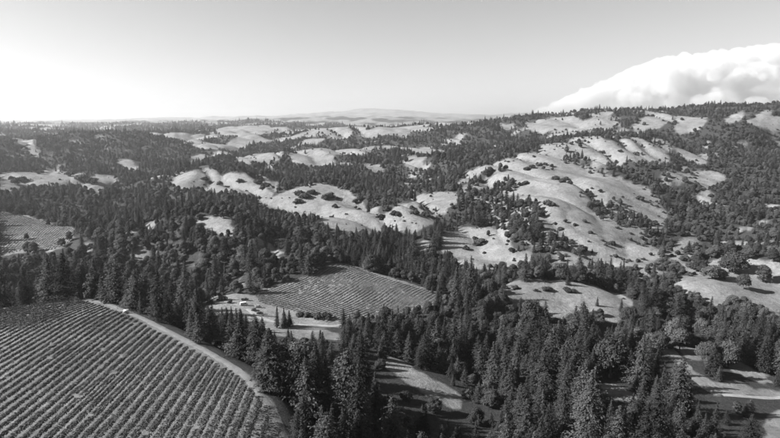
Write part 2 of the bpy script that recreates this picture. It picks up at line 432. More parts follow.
# strips of woodland standing on the big grass ridge
WOODS = [
 ([(564,157),(575,155),(600,168),(626,163),(650,163),(664,168),(664,196),(639,184),(613,178),(588,173),(569,165)],650,1150),
 ([(588,187),(610,197),(632,212),(650,222),(662,235),(656,250),(640,240),(626,230),(604,224),(591,211),(578,200)],540,900),
 ([(460,194),(479,191),(495,194),(508,199),(524,207),(537,202),(541,213),(537,229),(556,239),(578,242),(607,259),(588,257),(562,256),(543,251),(517,244),(505,235),(495,227),(479,227),(460,227)],540,900),
 ([(466,183),(486,171),(505,168),(505,172),(479,182),(466,187)],800,1050), ([(486,190),(500,180),(512,180),(516,186),(505,194)],800,900),
 ([(506,164),(514,164),(516,168),(508,168)],900,1000),
]
def fuzz(X, Y):
    """uneven edges: world positions pushed about by noise"""
    s = np.clip(np.asarray(Y) / 90.0, 2.0, 14.0)
    return X + s * (pnoise(X / 26, Y / 26, 61) + 0.6 * pnoise(X / 9, Y / 9, 62)), Y + 1.6 * s * (pnoise(X / 26, Y / 26, 63) + 0.6 * pnoise(X / 9, Y / 9, 64))
def wood_density(X, Y):
    px, _, _ = project(X, Y, H(X, Y))
    dn = 1.02 + 0.62 * pnoise(X / 120, Y / 120, 54) + 0.40 * pnoise(X / 45, Y / 45, 55)
    dn = np.where((px > 540) & (Y > 520), dn - 0.30, dn)
    dn = np.where((px > 670) & (Y > 700), dn + 0.36, dn)
    dn = np.where((px < 320) & (Y > 400) & (Y < 640), dn - 0.15, dn)
    dn = np.where(Y > 900, dn - 0.10, dn)
    dn = np.where(Y < 340, dn - 0.22 + 0.45 * pnoise(X / 33, Y / 33, 56), dn)
    m = (px > 190) & (px < 480) & (Y > 1350)
    dn = np.where(m, np.minimum(dn, 1.05 - 1.2 * sstep(0.10, 0.35, pnoise(X / 170, Y / 260, 22))), dn)
    return np.where(Y > 2300, np.minimum(dn, 1 - 1.1 * sstep(0.0, 0.3, pnoise(X / 420, Y / 420, 21))), dn)
GW = [(np.array(p, float), ground_poly(p, a, b), 0.5 * (a + b), a) for p, a, b in GRASS]
WW = [(np.array(p, float), ground_poly(p, a, b)) for p, a, b in WOODS]

gflat = np.zeros(gX.size, bool); fx, fy = gX.ravel(), gY.ravel(); ux, uy = fuzz(fx, fy)
for _, wp, _, _ in GW: gflat |= in_poly(ux, uy, wp)
gflat |= in_poly(fx, fy, NEAR_VY + (NEAR_VY - NEAR_VY.mean(0)) * 0.012)
gflat |= in_poly(fx, fy, ground_poly([(255,297),(343,262),(440,293),(440,304),(405,312),(350,322),(325,324)], 335, 470))
for _, wp in WW: gflat &= ~in_poly(ux, uy, wp)
for gi_, (ip, _, ym, ya) in enumerate(GW):
    if GRASS[gi_][0][0] in ((0,211), (254,297), (650,335), (758,426)): continue
    m_ = np.nonzero((fy < ym) & (fy > ya * 0.8) & ~gflat)[0]
    qx, qy, _ = project(fx[m_], fy[m_], gZ.ravel()[m_] + (8.0 if ya > 300 else 3.0))
    gflat[m_[in_poly(qx, qy, ip)]] = True
g = gflat.reshape(gX.shape).astype(np.float32)
far_open = sstep(0.05, 0.35, pnoise(gX / 420, gY / 420, 21)) * sstep(2300, 3200, gY) * (1 - sstep(5000, 8000, gY))
g = np.maximum(g, far_open)
open_ = 0.85 * (1 - sstep(0.42, 0.72, wood_density(gX, gY))) * sstep(380, 560, gY)
g = np.maximum(g, open_)
for _ in range(2):
    p = np.pad(g, 1, mode='edge')
    g = (p[1:-1, 1:-1] * 2 + p[:-2, 1:-1] + p[2:, 1:-1] + p[1:-1, :-2] + p[1:-1, 2:]) / 6
idx = np.arange(NV * NA).reshape(NV, NA)
faces = np.stack([idx[:-1, :-1], idx[:-1, 1:], idx[1:, 1:], idx[1:, :-1]], -1).reshape(-1, 4)
me = quick_mesh('hills', np.stack([gX, gY, gZ], -1).reshape(-1, 3), faces, smooth=True)
at = me.attributes.new('grass', 'FLOAT', 'POINT'); at.data.foreach_set('value', g.ravel().astype(np.float32))
hills = link('hills', me, M_GROUND); tag(hills, kind='structure')

# ------------------------------------------------------------------ draped tracks and plots
def polyline(pts, step=2.0):
    pts = np.asarray(pts, float); out = [pts[0]]
    # Catmull-Rom
    P = np.concatenate([[2 * pts[0] - pts[1]], pts, [2 * pts[-1] - pts[-2]]])
    for i in range(1, len(P) - 2):
        L = np.linalg.norm(P[i + 1] - P[i]); m = max(2, int(L / step))
        for k in range(1, m + 1):
            t = k / m; p0, p1, p2, p3 = P[i - 1:i + 3]
            out.append(0.5 * ((2 * p1) + (p2 - p0) * t + (2 * p0 - 5 * p1 + 4 * p2 - p3) * t * t + (3 * p1 - p0 - 3 * p2 + p3) * t ** 3))
    return np.array(out)

def strip(name, pts, width, mat, lift=0.12, seed=0, step=2.0):
    c = polyline(pts, step); t = np.gradient(c, axis=0); t = unit(t); nrm = np.stack([-t[:, 1], t[:, 0]], 1)
    ks = np.linspace(-.5, .5, 5)
    s = np.arange(len(c)) * step
    V = []
    for j, k in enumerate(ks):
        wob = 0.18 * width * pnoise(s / 7.0, np.full_like(s, j * 9.3 + seed), 31) if j in (0, 4) else 0 * s
        xy = c + nrm * (k * width + wob)[:, None]
        z = H(xy[:, 0], xy[:, 1]) + lift - (0.10 if j in (0, 4) else 0)
        V.append(np.column_stack([xy, z]))
    V = np.stack(V, 1); n = len(c); idx = np.arange(n * 5).reshape(n, 5)
    f = np.stack([idx[:-1, :-1], idx[:-1, 1:], idx[1:, 1:], idx[1:, :-1]], -1).reshape(-1, 4)
    if (np.cross(V[1, 0] - V[0, 0], V[0, 1] - V[0, 0])[2]) > 0: f = f[:, ::-1]
    o = link(name, quick_mesh(name, V.reshape(-1, 3), f, True), mat); tag(o, kind='structure')
    return o

strip('dirt_track', [(-22,108),(-25,122),(-35,142),(-47,160),(-64,178),(-82,194),(-113,222),(-132,241),(-149,254),(-170,252),(-200,246),(-250,236)], 2.6, M_TRACK)
roads = []
def seen_line(pp, a, b): return [ground_hit(x, y, a, b) for x, y in pp]
strip('gravel_road', seen_line([(248,309),(258,316),(275,322),(300,325),(330,326),(346,325),(362,329)], 310, 390), 4.0, M_ROAD, 0.16, 3)
strip('dirt_track', seen_line([(196,298),(215,294),(235,297),(248,303),(250,309)], 340, 410), 5.0, M_TRACK, 0.14, 4)
strip('dirt_track', seen_line([(258,303),(285,304),(310,309),(335,313)], 340, 400), 4.0, M_TRACK, 0.14, 5)
strip('gravel_road', seen_line([(792,396),(765,398),(740,396),(722,395)], 250, 300), 3.2, M_ROAD, 0.16, 6)
strip('dirt_track', seen_line([(720,395),(705,386),(692,375),(682,362),(670,350),(655,338)], 255, 345), 6.0, M_TRACK, 0.16, 7)
strip('dirt_track', seen_line([(792,387),(770,382),(752,374)], 260, 310), 3.0, M_TRACK, 0.16, 8)
strip('dirt_track', seen_line([(590,383),(612,388),(630,396),(650,402)], 225, 275), 3.2, M_TRACK, 0.16, 9)
strip('dirt_track', seen_line([(-6,255),(8,253),(23,251),(40,251)], 560, 640), 4.0, M_TRACK, 0.3, 10)
strip('dirt_track', seen_line([(46,250),(58,248),(66,246)], 560, 640), 4.0, M_TRACK, 0.3, 11)

# ------------------------------------------------------------------ vineyards
def inside_runs(P, poly):
    m = in_poly(P[:, 0], P[:, 1], poly); runs = []; i = 0
    while i < len(m):
        if m[i]:
            j = i
            while j < len(m) and m[j]: j += 1
            runs.append((i, j)); i = j
        else: i += 1
    return runs

_U = 'zeroth first second third fourth fifth sixth seventh eighth ninth tenth eleventh twelfth thirteenth fourteenth fifteenth sixteenth seventeenth eighteenth nineteenth'.split()
_D = 'x x twenty thirty forty fifty sixty seventy eighty ninety'.split()
def ordinal(k):
    if k < 20: return _U[k]
    return (_D[k // 10][:-1] + 'ieth') if k % 10 == 0 else _D[k // 10] + '-' + _U[k % 10]
def vine_row(P, group, label, dens, leaf, height=1.5, width=0.62, post_step=7.0, gaps=0.04):
    """P: points along the row on the ground, ~1 m apart"""
    seg = np.linalg.norm(np.diff(P, axis=0), axis=1); s = np.concatenate([[0], np.cumsum(seg)]); L = s[-1]
    z = H(P[:, 0], P[:, 1])
    x0, y0, z0 = P[0, 0], P[0, 1], z[0]
    N = int(L * dens)
    u = rng.uniform(0, L, N)
    # vines stand every 1.6 m: bushy heads with thinner foliage between them, and a few gaps
    vine = np.floor(u / 1.6); ph = u / 1.6 - vine - 0.5
    hv = _h(vine, np.full_like(vine, int(x0 * 10) & 0xffff), 77)
    keep = (rng.uniform(size=N) < 1.05 - 0.2 * np.abs(ph)) & (hv > gaps)
    u, ph, hv = u[keep], ph[keep], hv[keep]; N = len(u)
    cx = np.interp(u, s, P[:, 0]); cy = np.interp(u, s, P[:, 1]); cz = np.interp(u, s, z)
    T = unit(np.stack([np.gradient(P[:, 0]), np.gradient(P[:, 1])], 1)); tx = np.interp(u, s, T[:, 0]); ty = np.interp(u, s, T[:, 1])
    vig = np.clip(1 + 0.45 * pnoise(cx / 24, cy / 24, 81), .65, 1.35)
    hh = height * vig * (0.88 + 0.24 * hv) * (1 - 0.18 * np.abs(ph))
    q = rng.uniform(0.35, 1.0, N) ** 0.8
    lat = rng.uniform(-0.5, 0.5, N) * width * vig * (0.8 + hv * 0.4)
    c = np.stack([cx - ty * lat - x0, cy + tx * lat - y0, cz + hh * q - z0], 1)
    nrm = np.stack([-ty * np.sign(lat) * 0.7, tx * np.sign(lat) * 0.7, np.full(N, 0.75)], 1) + rng.normal(0, 0.55, (N, 3))
    me = quads_mesh('vine_foliage', leaf_quads(c, nrm, leaf * rng.uniform(0.7, 1.25, N), rng, 1.25))
    root = empty('vine_row', (x0, y0, z0)); tag(root, label, 'vine row', group)
    link('foliage', me, M_VINE, root)
    # trunks and trellis posts
    def pegs(us, r, hgt, name, mat):
        V = []; F = []
        for k, uu in enumerate(us):
            X = float(np.interp(uu, s, P[:, 0]) - x0); Yy = float(np.interp(uu, s, P[:, 1]) - y0); Z = float(np.interp(uu, s, z) - z0)
            b = len(V)
            for zz in (-0.25, hgt):
                for dx, dy in ((-r, -r), (r, -r), (r, r), (-r, r)): V.append((X + dx, Yy + dy, Z + zz))
            for a in range(4): F.append((b + a, b + (a + 1) % 4, b + 4 + (a + 1) % 4, b + 4 + a))
            F.append((b + 4, b + 5, b + 6, b + 7))
        tag(link(name, quick_mesh(name, V, F), mat, root), kind='stuff')
    pegs(np.arange(0.1, L, post_step), 0.05, height * 1.12, 'trellis_posts', M_BARK)
    return root

def plot(name, poly, mat, lift, step):
    """soil under a vineyard, draped a little above the hill"""
    lo = poly.min(0); hi = poly.max(0)
    xs = np.arange(lo[0], hi[0] + step, step); ys = np.arange(lo[1], hi[1] + step, step)
    X, Y = np.meshgrid(xs, ys); ok = in_poly(X.ravel(), Y.ravel(), poly).reshape(X.shape)
    q = ok[:-1, :-1] & ok[1:, :-1] & ok[:-1, 1:] & ok[1:, 1:]
    idx = np.arange(X.size).reshape(X.shape)
    f = np.stack([idx[:-1, :-1][q], idx[:-1, 1:][q], idx[1:, 1:][q], idx[1:, :-1][q]], 1)
    used, inv = np.unique(f, return_inverse=True)
    V = np.stack([X.ravel(), Y.ravel(), H(X.ravel(), Y.ravel()) + lift], 1)[used]
    o = link(name, quick_mesh(name, V, inv.reshape(-1, 4), True), mat); tag(o, kind='structure')

def shrink(poly, d):
    poly = np.asarray(poly, float); c = poly.mean(0); r = np.linalg.norm(poly - c, axis=1, keepdims=True)
    return c + (poly - c) * np.maximum(0.2, 1 - d / r)

# 1: the near vineyard, rows running away over the knoll
rows_poly = np.array([(-24.5,104),(-27,120),(-36,141),(-48,158),(-83,190.5),(-114,218),(-147,248.5),(-190,240),(-260,229),(-300,190),(-300,88),(-120,84)])
d0 = np.array([-0.077, 1.0]); d0 /= np.linalg.norm(d0); e0 = np.array([d0[1], -d0[0]])
nrow = 0
for k in range(78):
    off = -2.9 * k
    t = np.arange(-10, 190, 1.0)
    P = np.array([-26.0, 90.0]) + e0 * off + d0 * t[:, None]
    P[:, 0] += 0.00075 * np.maximum(0, t - 30) ** 2 * (0.25 + 0.75 * k / 78) * 0.9       # the rows bend with the hill
    P[:, 0] += 0.25 * pnoise(t / 23, np.full_like(t, k * 3.1), 41)
    bare = in_poly(P[:, 0], P[:, 1], np.array([(-196,206),(-180,208),(-181,216),(-200,215)]))
    runs = inside_runs(P, rows_poly)
    if not runs: continue
    a, b = max(runs, key=lambda r: r[1] - r[0])
    if b - a < 8: continue
    px_, py_, _ = project(P[a:b, 0], P[a:b, 1], H(P[a:b, 0], P[a:b, 1]))
    vis = (px_ > -12) & (py_ < 452)
    if vis.sum() < 5: continue
    vi = np.nonzero(vis)[0]; a, b = a + max(0, vi[0] - 3), a + min(b - a, vi[-1] + 4)
    nrow += 1
    vine_row(P[a:b], 'vine rows of the near knoll vineyard', ordinal(nrow) + ' vine row of the knoll vineyard, counted from the bend of its dirt track', 50, 0.16, 1.25, 1.0, gaps=0.015)

# 2: the central vineyard
cen_poly = GW[[i for i, gg in enumerate(GRASS) if gg[0][0] == (254,297)][0]][1]
pA = np.array(ground_hit(318, 306, 340, 470)); pB = np.array(ground_hit(372, 276, 340, 470))
d1 = unit((pB - pA)[None])[0]; e1 = np.array([d1[1], -d1[0]])
cpoly = ground_poly([(255,297),(262,290),(287,282),(308,276),(336,265),(349,265),(369,273),(405,284),(440,294),(438,303),(405,311),(350,320),(325,323),(290,311),(259,303)], 335, 470)
kc = 0
for k in range(39, -46, -1):
    t = np.arange(-170, 170, 1.5)
    P = (pA + pB) / 2 + e1 * 2.9 * k + d1 * t[:, None]
    P += e1 * (0.0012 * np.maximum(0, t - 5) ** 2)[:, None]
    for a, b in inside_runs(P, cpoly):
        if b - a < 8: continue
        kc += 1
        vine_row(P[a:b], 'vine rows of the tree-ringed vineyard', ordinal(kc) + ' vine row of the rounded vineyard beside the farmyard, counted from its wooded tip', 16, 0.25, 1.1, 0.6, 12)

# 3: the vineyard on the far side of the valley
lef_poly = GW[[i for i, gg in enumerate(GRASS) if gg[0][0] == (0,211)][0]][1]
pA = np.array(ground_hit(45, 244, 560, 760)); pB = np.array(ground_hit(60, 231, 560, 760))
d2 = unit((pB - pA)[None])[0]; e2 = np.array([d2[1], -d2[0]])
lpoly = ground_poly([(-8,212),(0,212),(20,215),(41,221),(64,226),(80,232),(72,241),(63,247),(48,251),(23,251),(0,255),(-8,256)], 560, 760)
kl = 0
for k in range(39, -71, -1):
    t = np.arange(-200, 220, 2.5)
    P = (pA + pB) / 2 + e2 * 3.4 * k + d2 * t[:, None]
    for a, b in inside_runs(P, lpoly):
        if b - a < 6: continue
        kl += 1
        vine_row(P[a:b], 'vine rows of the hillside vineyard across the valley', ordinal(kl) + ' vine row of the hillside vineyard across the valley, counted from its pointed corner', 6, 0.42, 1.15, 0.55, 25)

# ------------------------------------------------------------------ tree kinds
def tube(path, radii, n=6):
    V = []; F = []
    for i, (p, r) in enumerate(zip(path, radii)):
        for k in range(n):
            a = 2 * math.pi * k / n; V.append((p[0] + r * math.cos(a), p[1] + r * math.sin(a), p[2]))
        if i:
            b = (i - 1) * n
            for k in range(n): F.append((b + k, b + (k + 1) % n, b + n + (k + 1) % n, b + n + k))
    return V, F

def join_tubes(name, tubes):
    V = []; F = []
    for v, f in tubes:
        b = len(V); V += v; F += [tuple(b + i for i in q) for q in f]
    return quick_mesh(name, V, F, True)


def conifer(seed, Hh, R, power, spray, bare=0.08, ragged=0.25, droop=0.35):
    r = np.random.default_rng(seed)
    C = []; Nn = []; S = []; AX = []
    z = bare * Hh; lean = r.normal(0, 0.01, 2)
    while z < Hh * 0.985:
        t = (z / Hh - bare) / (1 - bare)
        prof = (1 - t) ** power * min(1.0, 0.62 + t * 2.2)
        nb = int(r.integers(6, 9)) if t < 0.8 else 5
        ph = r.uniform(0, 6.28)
        for k in range(nb):
            az = ph + 6.283 * k / nb + r.normal(0, 0.25)
            L = max(0.35, R * prof * (1 + r.normal(0, ragged)))
            if r.uniform() < 0.06: L *= 0.4
            K = max(2, int(L / (spray * 0.62)))
            d = np.array([math.cos(az), math.sin(az), 0.0]); side = np.array([-d[1], d[0], 0.0])
            for j in range(K):
                f = (j + 0.6 + r.uniform(-.2, .2)) / K
                for m in range(2 if f > 0.45 else 1):
                    sp = r.normal(0, 0.28) * L * f * 0.55
                    zz = z - droop * L * f * f + r.normal(0, 0.12) + (0.12 * L * f ** 4)
                    C.append(d * L * f + side * sp + np.array([lean[0] * zz, lean[1] * zz, zz]))
                    Nn.append(np.array([0, 0, 1.0]) + d * (0.35 + 0.2 * r.normal()) + r.normal(0, 0.38, 3))
                    S.append(spray * r.uniform(0.55, 1.0) * (1 - 0.45 * t)); AX.append(d + side * r.normal(0, .5) - np.array([0, 0, .3]))
        z += spray * r.uniform(0.62, 0.95) * (1 - 0.3 * t)
    for k in range(6):
        C.append(np.array([lean[0] * Hh, lean[1] * Hh, Hh * (0.96 + 0.03 * k / 6)])); Nn.append(r.normal(0, 1, 3) + [0, 0, .1]); S.append(0.35); AX.append(np.array([0, 0, 1.0]))
    for k in range(150):  # larger sprays added inside the crown to block light and deepen its shade
        t = r.uniform(0, .92); a = r.uniform(0, 6.28); rr = R * (1 - t) ** power * r.uniform(.1, .5)
        C.append(np.array([rr * math.cos(a), rr * math.sin(a), Hh * (bare + (1 - bare) * t)])); Nn.append(r.normal(0, 1, 3)); S.append(1.25 * (1 - .6 * t)); AX.append(r.normal(0, 1, 3))
    C = np.array(C); v = leaf_quads(C, np.array(Nn), np.array(S), r, 1.9, np.array(AX))
    crown = quads_mesh('conifer_crown', v); crown.materials.append(M_CON)
    tr = [tube([(lean[0] * q * Hh, lean[1] * q * Hh, q * Hh if q > 0 else -1.2) for q in (0, .05, .3, .6, .95)], [Hh * .017, Hh * .014, Hh * .011, Hh * .007, .04], 7)]
    for k in range(14):
        a = r.uniform(0, 6.28); zq = Hh * r.uniform(bare, 0.7); L = R * 0.5 * (1 - zq / Hh)
        tr.append(tube([(0, 0, zq), (math.cos(a) * L, math.sin(a) * L, zq - 0.1 * L)], [0.09, 0.03], 4))
    trunk = join_tubes('conifer_trunk', tr); trunk.materials.append(M_BARK)
    return crown, trunk, Hh, R

def broadleaf(seed, Hh, R, nl, leaf, per, low=0.3, mat=None, squash=1.0, trunk_bare=0.25):
    r = np.random.default_rng(seed)
    C = []; Nn = []; S = []; lob = []
    for k in range(nl):
        a = 2.4 * k + r.uniform(-.5, .5); q = (k + 0.5) / nl
        el = math.asin(min(1, 0.05 + 0.95 * q))
        rr = R * 0.62 * math.cos(el) * r.uniform(0.75, 1.12); zz = Hh * (low + 0.12 + (0.86 - low - 0.12 - 0.06) * math.sin(el)) + r.normal(0, .03) * Hh
        lr = R * r.uniform(0.30, 0.50)
        lob.append((np.array([rr * math.cos(a), rr * math.sin(a), zz]), lr))
    lob.append((np.array([0, 0, Hh * (low + 0.35)]), R * 0.55))
    for c, lr in lob:
        n = int(per * (lr / (R * 0.4)) ** 2)
        d = unit(r.normal(size=(n, 3))); d[:, 2] = np.where(d[:, 2] < -0.35, -d[:, 2] * 0.6, d[:, 2]); d = unit(d)
        rad = lr * (1 + 0.22 * r.normal(size=(n, 1)) * 0.6) * r.choice([1, 1, 1, 0.75], size=(n, 1))
        C.append(c + d * rad * np.array([1, 1, 0.85 * squash])); Nn.append(d + r.normal(0, 0.38, (n, 3)) + np.array([0, 0, .2])); S.append(leaf * r.uniform(0.6, 1.2, n))
    for c, lr in lob:  # big inner leaves added to each lobe to stop light passing through
        n = 34; d = unit(r.normal(size=(n, 3)))
        C.append(c + d * lr * r.uniform(.1, .6, (n, 1))); Nn.append(r.normal(size=(n, 3))); S.append(np.full(n, lr * .42))
    C = np.concatenate(C); Nn = np.concatenate(Nn); S = np.concatenate(S)
    C[:, 2] = np.maximum(C[:, 2], 0.06 * Hh)
    crown = quads_mesh('broadleaf_crown', leaf_quads(C, Nn, S, r, 1.2)); crown.materials.append(mat or M_BRO)
    tr = [tube([(0, 0, -1.0), (0, 0, Hh * .05), (.1, .05, Hh * trunk_bare), (.2, .1, Hh * .6)], [R * .085, R * .07, R * .055, R * .02], 7)]
    for c, lr in lob[::2]:
        tr.append(tube([(.1, .05, Hh * trunk_bare * r.uniform(.7, 1.2)), tuple(c * 0.6 + np.array([0, 0, Hh * .1])), tuple(c)], [R * .04, R * .025, R * .008], 5))
    trunk = join_tubes('broadleaf_trunk', tr); trunk.materials.append(M_BARK)
    return crown, trunk, Hh, R

CON = [conifer(1, 24, 4.8, 0.75, 0.66, ragged=.3), conifer(2, 26, 4.0, 0.70, 0.62, ragged=.28), conifer(3, 20, 4.7, 0.58, 0.64, ragged=.32, droop=.2),
       conifer(4, 30, 5.8, 0.75, 0.74, bare=.10, ragged=.38), conifer(5, 17, 3.8, 0.85, 0.55, bare=.04), conifer(6, 24, 5.2, 0.5, 0.68, bare=.12, ragged=.34, droop=.25)]
CON_W = ['full', 'slender', 'bushy', 'broad ragged', 'pointed', 'round-topped']
BRO = [broadleaf(11, 11, 6.0, 15, 0.36, 360, low=.06), broadleaf(12, 14, 5.4, 15, 0.34, 350, low=.08), broadleaf(13, 10, 6.2, 11, 0.36, 380, low=.05), broadleaf(14, 15, 4.8, 14, .33, 330, low=.08), broadleaf(15, 17, 6.5, 18, .38, 360, low=.08)]
BRO_W = ['round', 'tall-domed', 'low spreading', 'upright', 'billowing']
SHR = [broadleaf(21, 3.2, 2.4, 7, 0.34, 90, low=.05, mat=M_SHR, trunk_bare=.1), broadleaf(22, 2.2, 2.3, 6, 0.32, 80, low=.02, mat=M_SHR, trunk_bare=.1)]

# ------------------------------------------------------------------ scatter the woods
def jitter(ymin, ymax, sp):
    ys = np.arange(ymin, ymax, sp)
    out = []
    for y in ys:
        lim0 = -0.80 * (y + 40) - 30; lim1 = 0.76 * (y + 40) + 10
        x = np.arange(lim0, lim1, sp); out.append(np.stack([x + rng.uniform(-.48, .48, len(x)) * sp, y + rng.uniform(-.48, .48, len(x)) * sp], 1))
    return np.concatenate(out)
P = []; SPC = []
for a, b, sp in ((95, 300, 7.8), (300, 520, 7.0), (520, 900, 7.4), (900, 1500, 8.6), (1500, 2400, 12.5), (2400, 3800, 18), (3800, 6000, 30)):
    q = jitter(a, b, sp); P.append(q); SPC.append(np.full(len(q), sp))
P = np.concatenate(P); SPC = np.concatenate(SPC)
X, Y = P[:, 0], P[:, 1]; Z = H(X, Y)
n = len(P)
keep = np.ones(n, bool)
# kind: conifers thicker in the valleys and near slopes, broadleaf on the right-hand and ridge slopes
ppx, ppy, dep = project(X, Y, Z)
pc = np.full(n, 0.36)
pc = np.where((ppx > 540) & (Y > 520), 0.22, pc)
pc = np.where((ppx > 660) & (Y > 400) & (Y <= 520), 0.4, pc)
pc = np.where((ppx < 320) & (Y > 380) & (Y < 620), 0.28, pc)
pc = np.where((Y < 340), 0.86, pc)
pc = np.where((ppx > 330) & (ppx < 480) & (Y > 450) & (Y < 720), 0.85, pc)
pc = np.clip(pc + 0.35 * pnoise(X / 70, Y / 70, 51) + 0.2 * pnoise(X / 25, Y / 25, 52), 0.03, 0.95)
isc = rng.uniform(size=n) < pc
var = np.where(isc, rng.integers(0, len(CON), n), rng.integers(0, len(BRO), n))
scl = np.where(isc, 0.36 + 0.74 * rng.uniform(size=n), 0.38 + 0.76 * rng.uniform(size=n)) * (1 + 0.38 * pnoise(X / 55, Y / 55, 53))
scl *= np.where(Y > 380, 0.84, 0.92) * np.where((Y > 700), 0.88, 1.0) * np.where(Y > 2400, 1.35, 1.0) * np.where(Y > 3800, 1.4, 1.0)
scl *= np.where((ppx > 540) & (Y > 520), 0.85, 1.0) * np.where((ppx > 560) & (Y > 1250), 1.25, 1.0)
ch = np.array([c[2] for c in CON]); cr = np.array([c[3] for c in CON]); bh = np.array([c[2] for c in BRO]); br = np.array([c[3] for c in BRO])
hgt = np.where(isc, ch[np.minimum(var, len(CON) - 1)], bh[np.minimum(var, len(BRO) - 1)]) * scl
rad = np.where(isc, cr[np.minimum(var, len(CON) - 1)], br[np.minimum(var, len(BRO) - 1)]) * scl
# woodland density
dn = wood_density(X, Y)
keep &= rng.uniform(size=n) < dn
keep &= ~in_poly(X, Y, NEAR_VY + (NEAR_VY - NEAR_VY.mean(0)) * 0.03)
# no trunks on open ground, and no crowns standing in front of it
inw = np.zeros(n, bool); UX, UY = fuzz(X, Y)
for ip, wp in WW: inw |= in_poly(UX, UY, wp)
ing = np.zeros(n, bool)
for ip, wp, ym, ya in GW:
    ing |= in_poly(UX, UY, wp)
keep &= (~ing) | inw | ((Y > 540) & ~isc & (scl < 0.75) & (rng.uniform(size=n) < np.where(Y > 1350, 0.16, 0.05)))
for ip, wp, ym, ya in GW:
    cand = keep & (Y < ym * 1.02) & ~inw
    ii = np.nonzero(cand)[0]
    for fr, lx in (((0.3, 0), (.5, 0), (0.72, 0), (0.93, 0), (0.6, -.4), (0.6, .4)) if ym < 520 else ((0.5, 0), (0.72, 0), (0.93, 0), (0.7, -.4), (0.7, .4))):
        qx, qy, _ = project(X[ii] + lx * rad[ii], Y[ii], Z[ii] + hgt[ii] * fr)
        bad = in_poly(qx + rng.normal(0, 1.6, len(ii)), qy + rng.normal(0, 1.2, len(ii)), ip)
        keep[ii[bad]] = False; ii = ii[~bad]
# crowns must not stand in front of the near vineyard either
nvx, nvy, _ = project(NEAR_VY[:, 0], NEAR_VY[:, 1], H(NEAR_VY[:, 0], NEAR_VY[:, 1]))
ii = np.nonzero(keep & (Y < 260))[0]
for fr, lx in ((.25, -.7), (.5, -.8), (.5, 0), (.75, -.3)):
    qx, qy, _ = project(X[ii] + lx * rad[ii], Y[ii], Z[ii] + hgt[ii] * fr)
    keep[ii[in_poly(qx, qy, np.stack([nvx, nvy], 1))]] = False
T = [dict(x=X[i], y=Y[i], z=Z[i], con=bool(isc[i]), var=int(var[i]), s=float(scl[i]), h=float(hgt[i]), r=float(rad[i]), rz=float(rng.uniform(0, 6.28)), sxy=float(rng.uniform(.8, 1.28)), own=None) for i in np.nonzero(keep)[0]]

# trees one can single out: (px of the foot, py of the foot, height in px, kind, variant, distances)
def solo(px, py, hp, con, var, a, b, own, wide=1.0):
    x, y = ground_hit(px, py, a, b); z = float(H(x, y)); d = project(x, y, z)[2]
    h = hp * d / FPX
    proto = CON[var] if con == 'c' else (BRO[var] if con == 'b' else SHR[var])
    s = h / proto[2]
    T.append(dict(x=x, y=y, z=z, con=con == 'c', shrub=con == 's', var=var, s=s, h=h, r=proto[3] * s * wide, rz=random.uniform(0, 6.28), sxy=wide, own=own))
# pasture oaks
for a in ((733,272,22,'b',0,1.25,'large round oak standing alone on the sloping pasture above the dark woods'),
          (712,279,14,'b',2,1.3,'low bushy oak beside the large round oak on the sloping pasture'),
          (720,278,9,'b',2,1.4,'small shrubby oak trailing the low oak clump on the pasture'),
          (743,289,17,'b',1,1.0,'compact upright oak standing lowest on the sloping pasture'),
          (763,281,19,'b',3,1.2,'tall leaning oak on the pasture shading the bare bank'),
          (749,258,12,'b',0,1.2,'dark oak at the top edge of the sloping pasture'), (773,262,14,'b',4,1.1,'broad oak by the pale upper corner of the pasture'),
          (700,272,13,'b',0,1.3,'dark round oak on the left rim of the sloping pasture')):
    solo(a[0], a[1], a[2], a[3], a[4], 430, 640, a[6], a[5])
solo(568,285,13,'c',4,385,475,'lone dark conifer standing inside the pale clearing',1.1)
solo(566,278,20,'c',1,440,500,'slender conifer at the back edge of the pale clearing behind the lone conifer')
solo(621,312,14,'c',4,385,440,'small pointed conifer at the tapering end of the pale clearing')
solo(597,306,10,'c',4,385,440,'young pointed conifer poking up along the front of the pale clearing')
solo(544,208+8,9,'c',4,600,800,'lone conifer standing on the grass ridge above the wooded gully')
solo(580,148,7,'b',3,1050,1200,'dark lone tree standing on the crest of the grass ridge',1.0)
solo(27,240,8,'b',3,560,740,'lone small tree standing among the hillside vine rows')
solo(70,241,11,'b',3,560,680,'dark round tree at the lower corner of the hillside vineyard'); solo(62,246,8,'b',0,560,660,'low bush-like tree at the lower corner of the hillside vineyard')
solo(28,254,14,'b',1,540,640,'tall domed tree breaking the lower edge of the hillside vineyard'); solo(34,254,13,'b',4,540,640,'spreading tree next to the domed tree below the hillside vineyard')
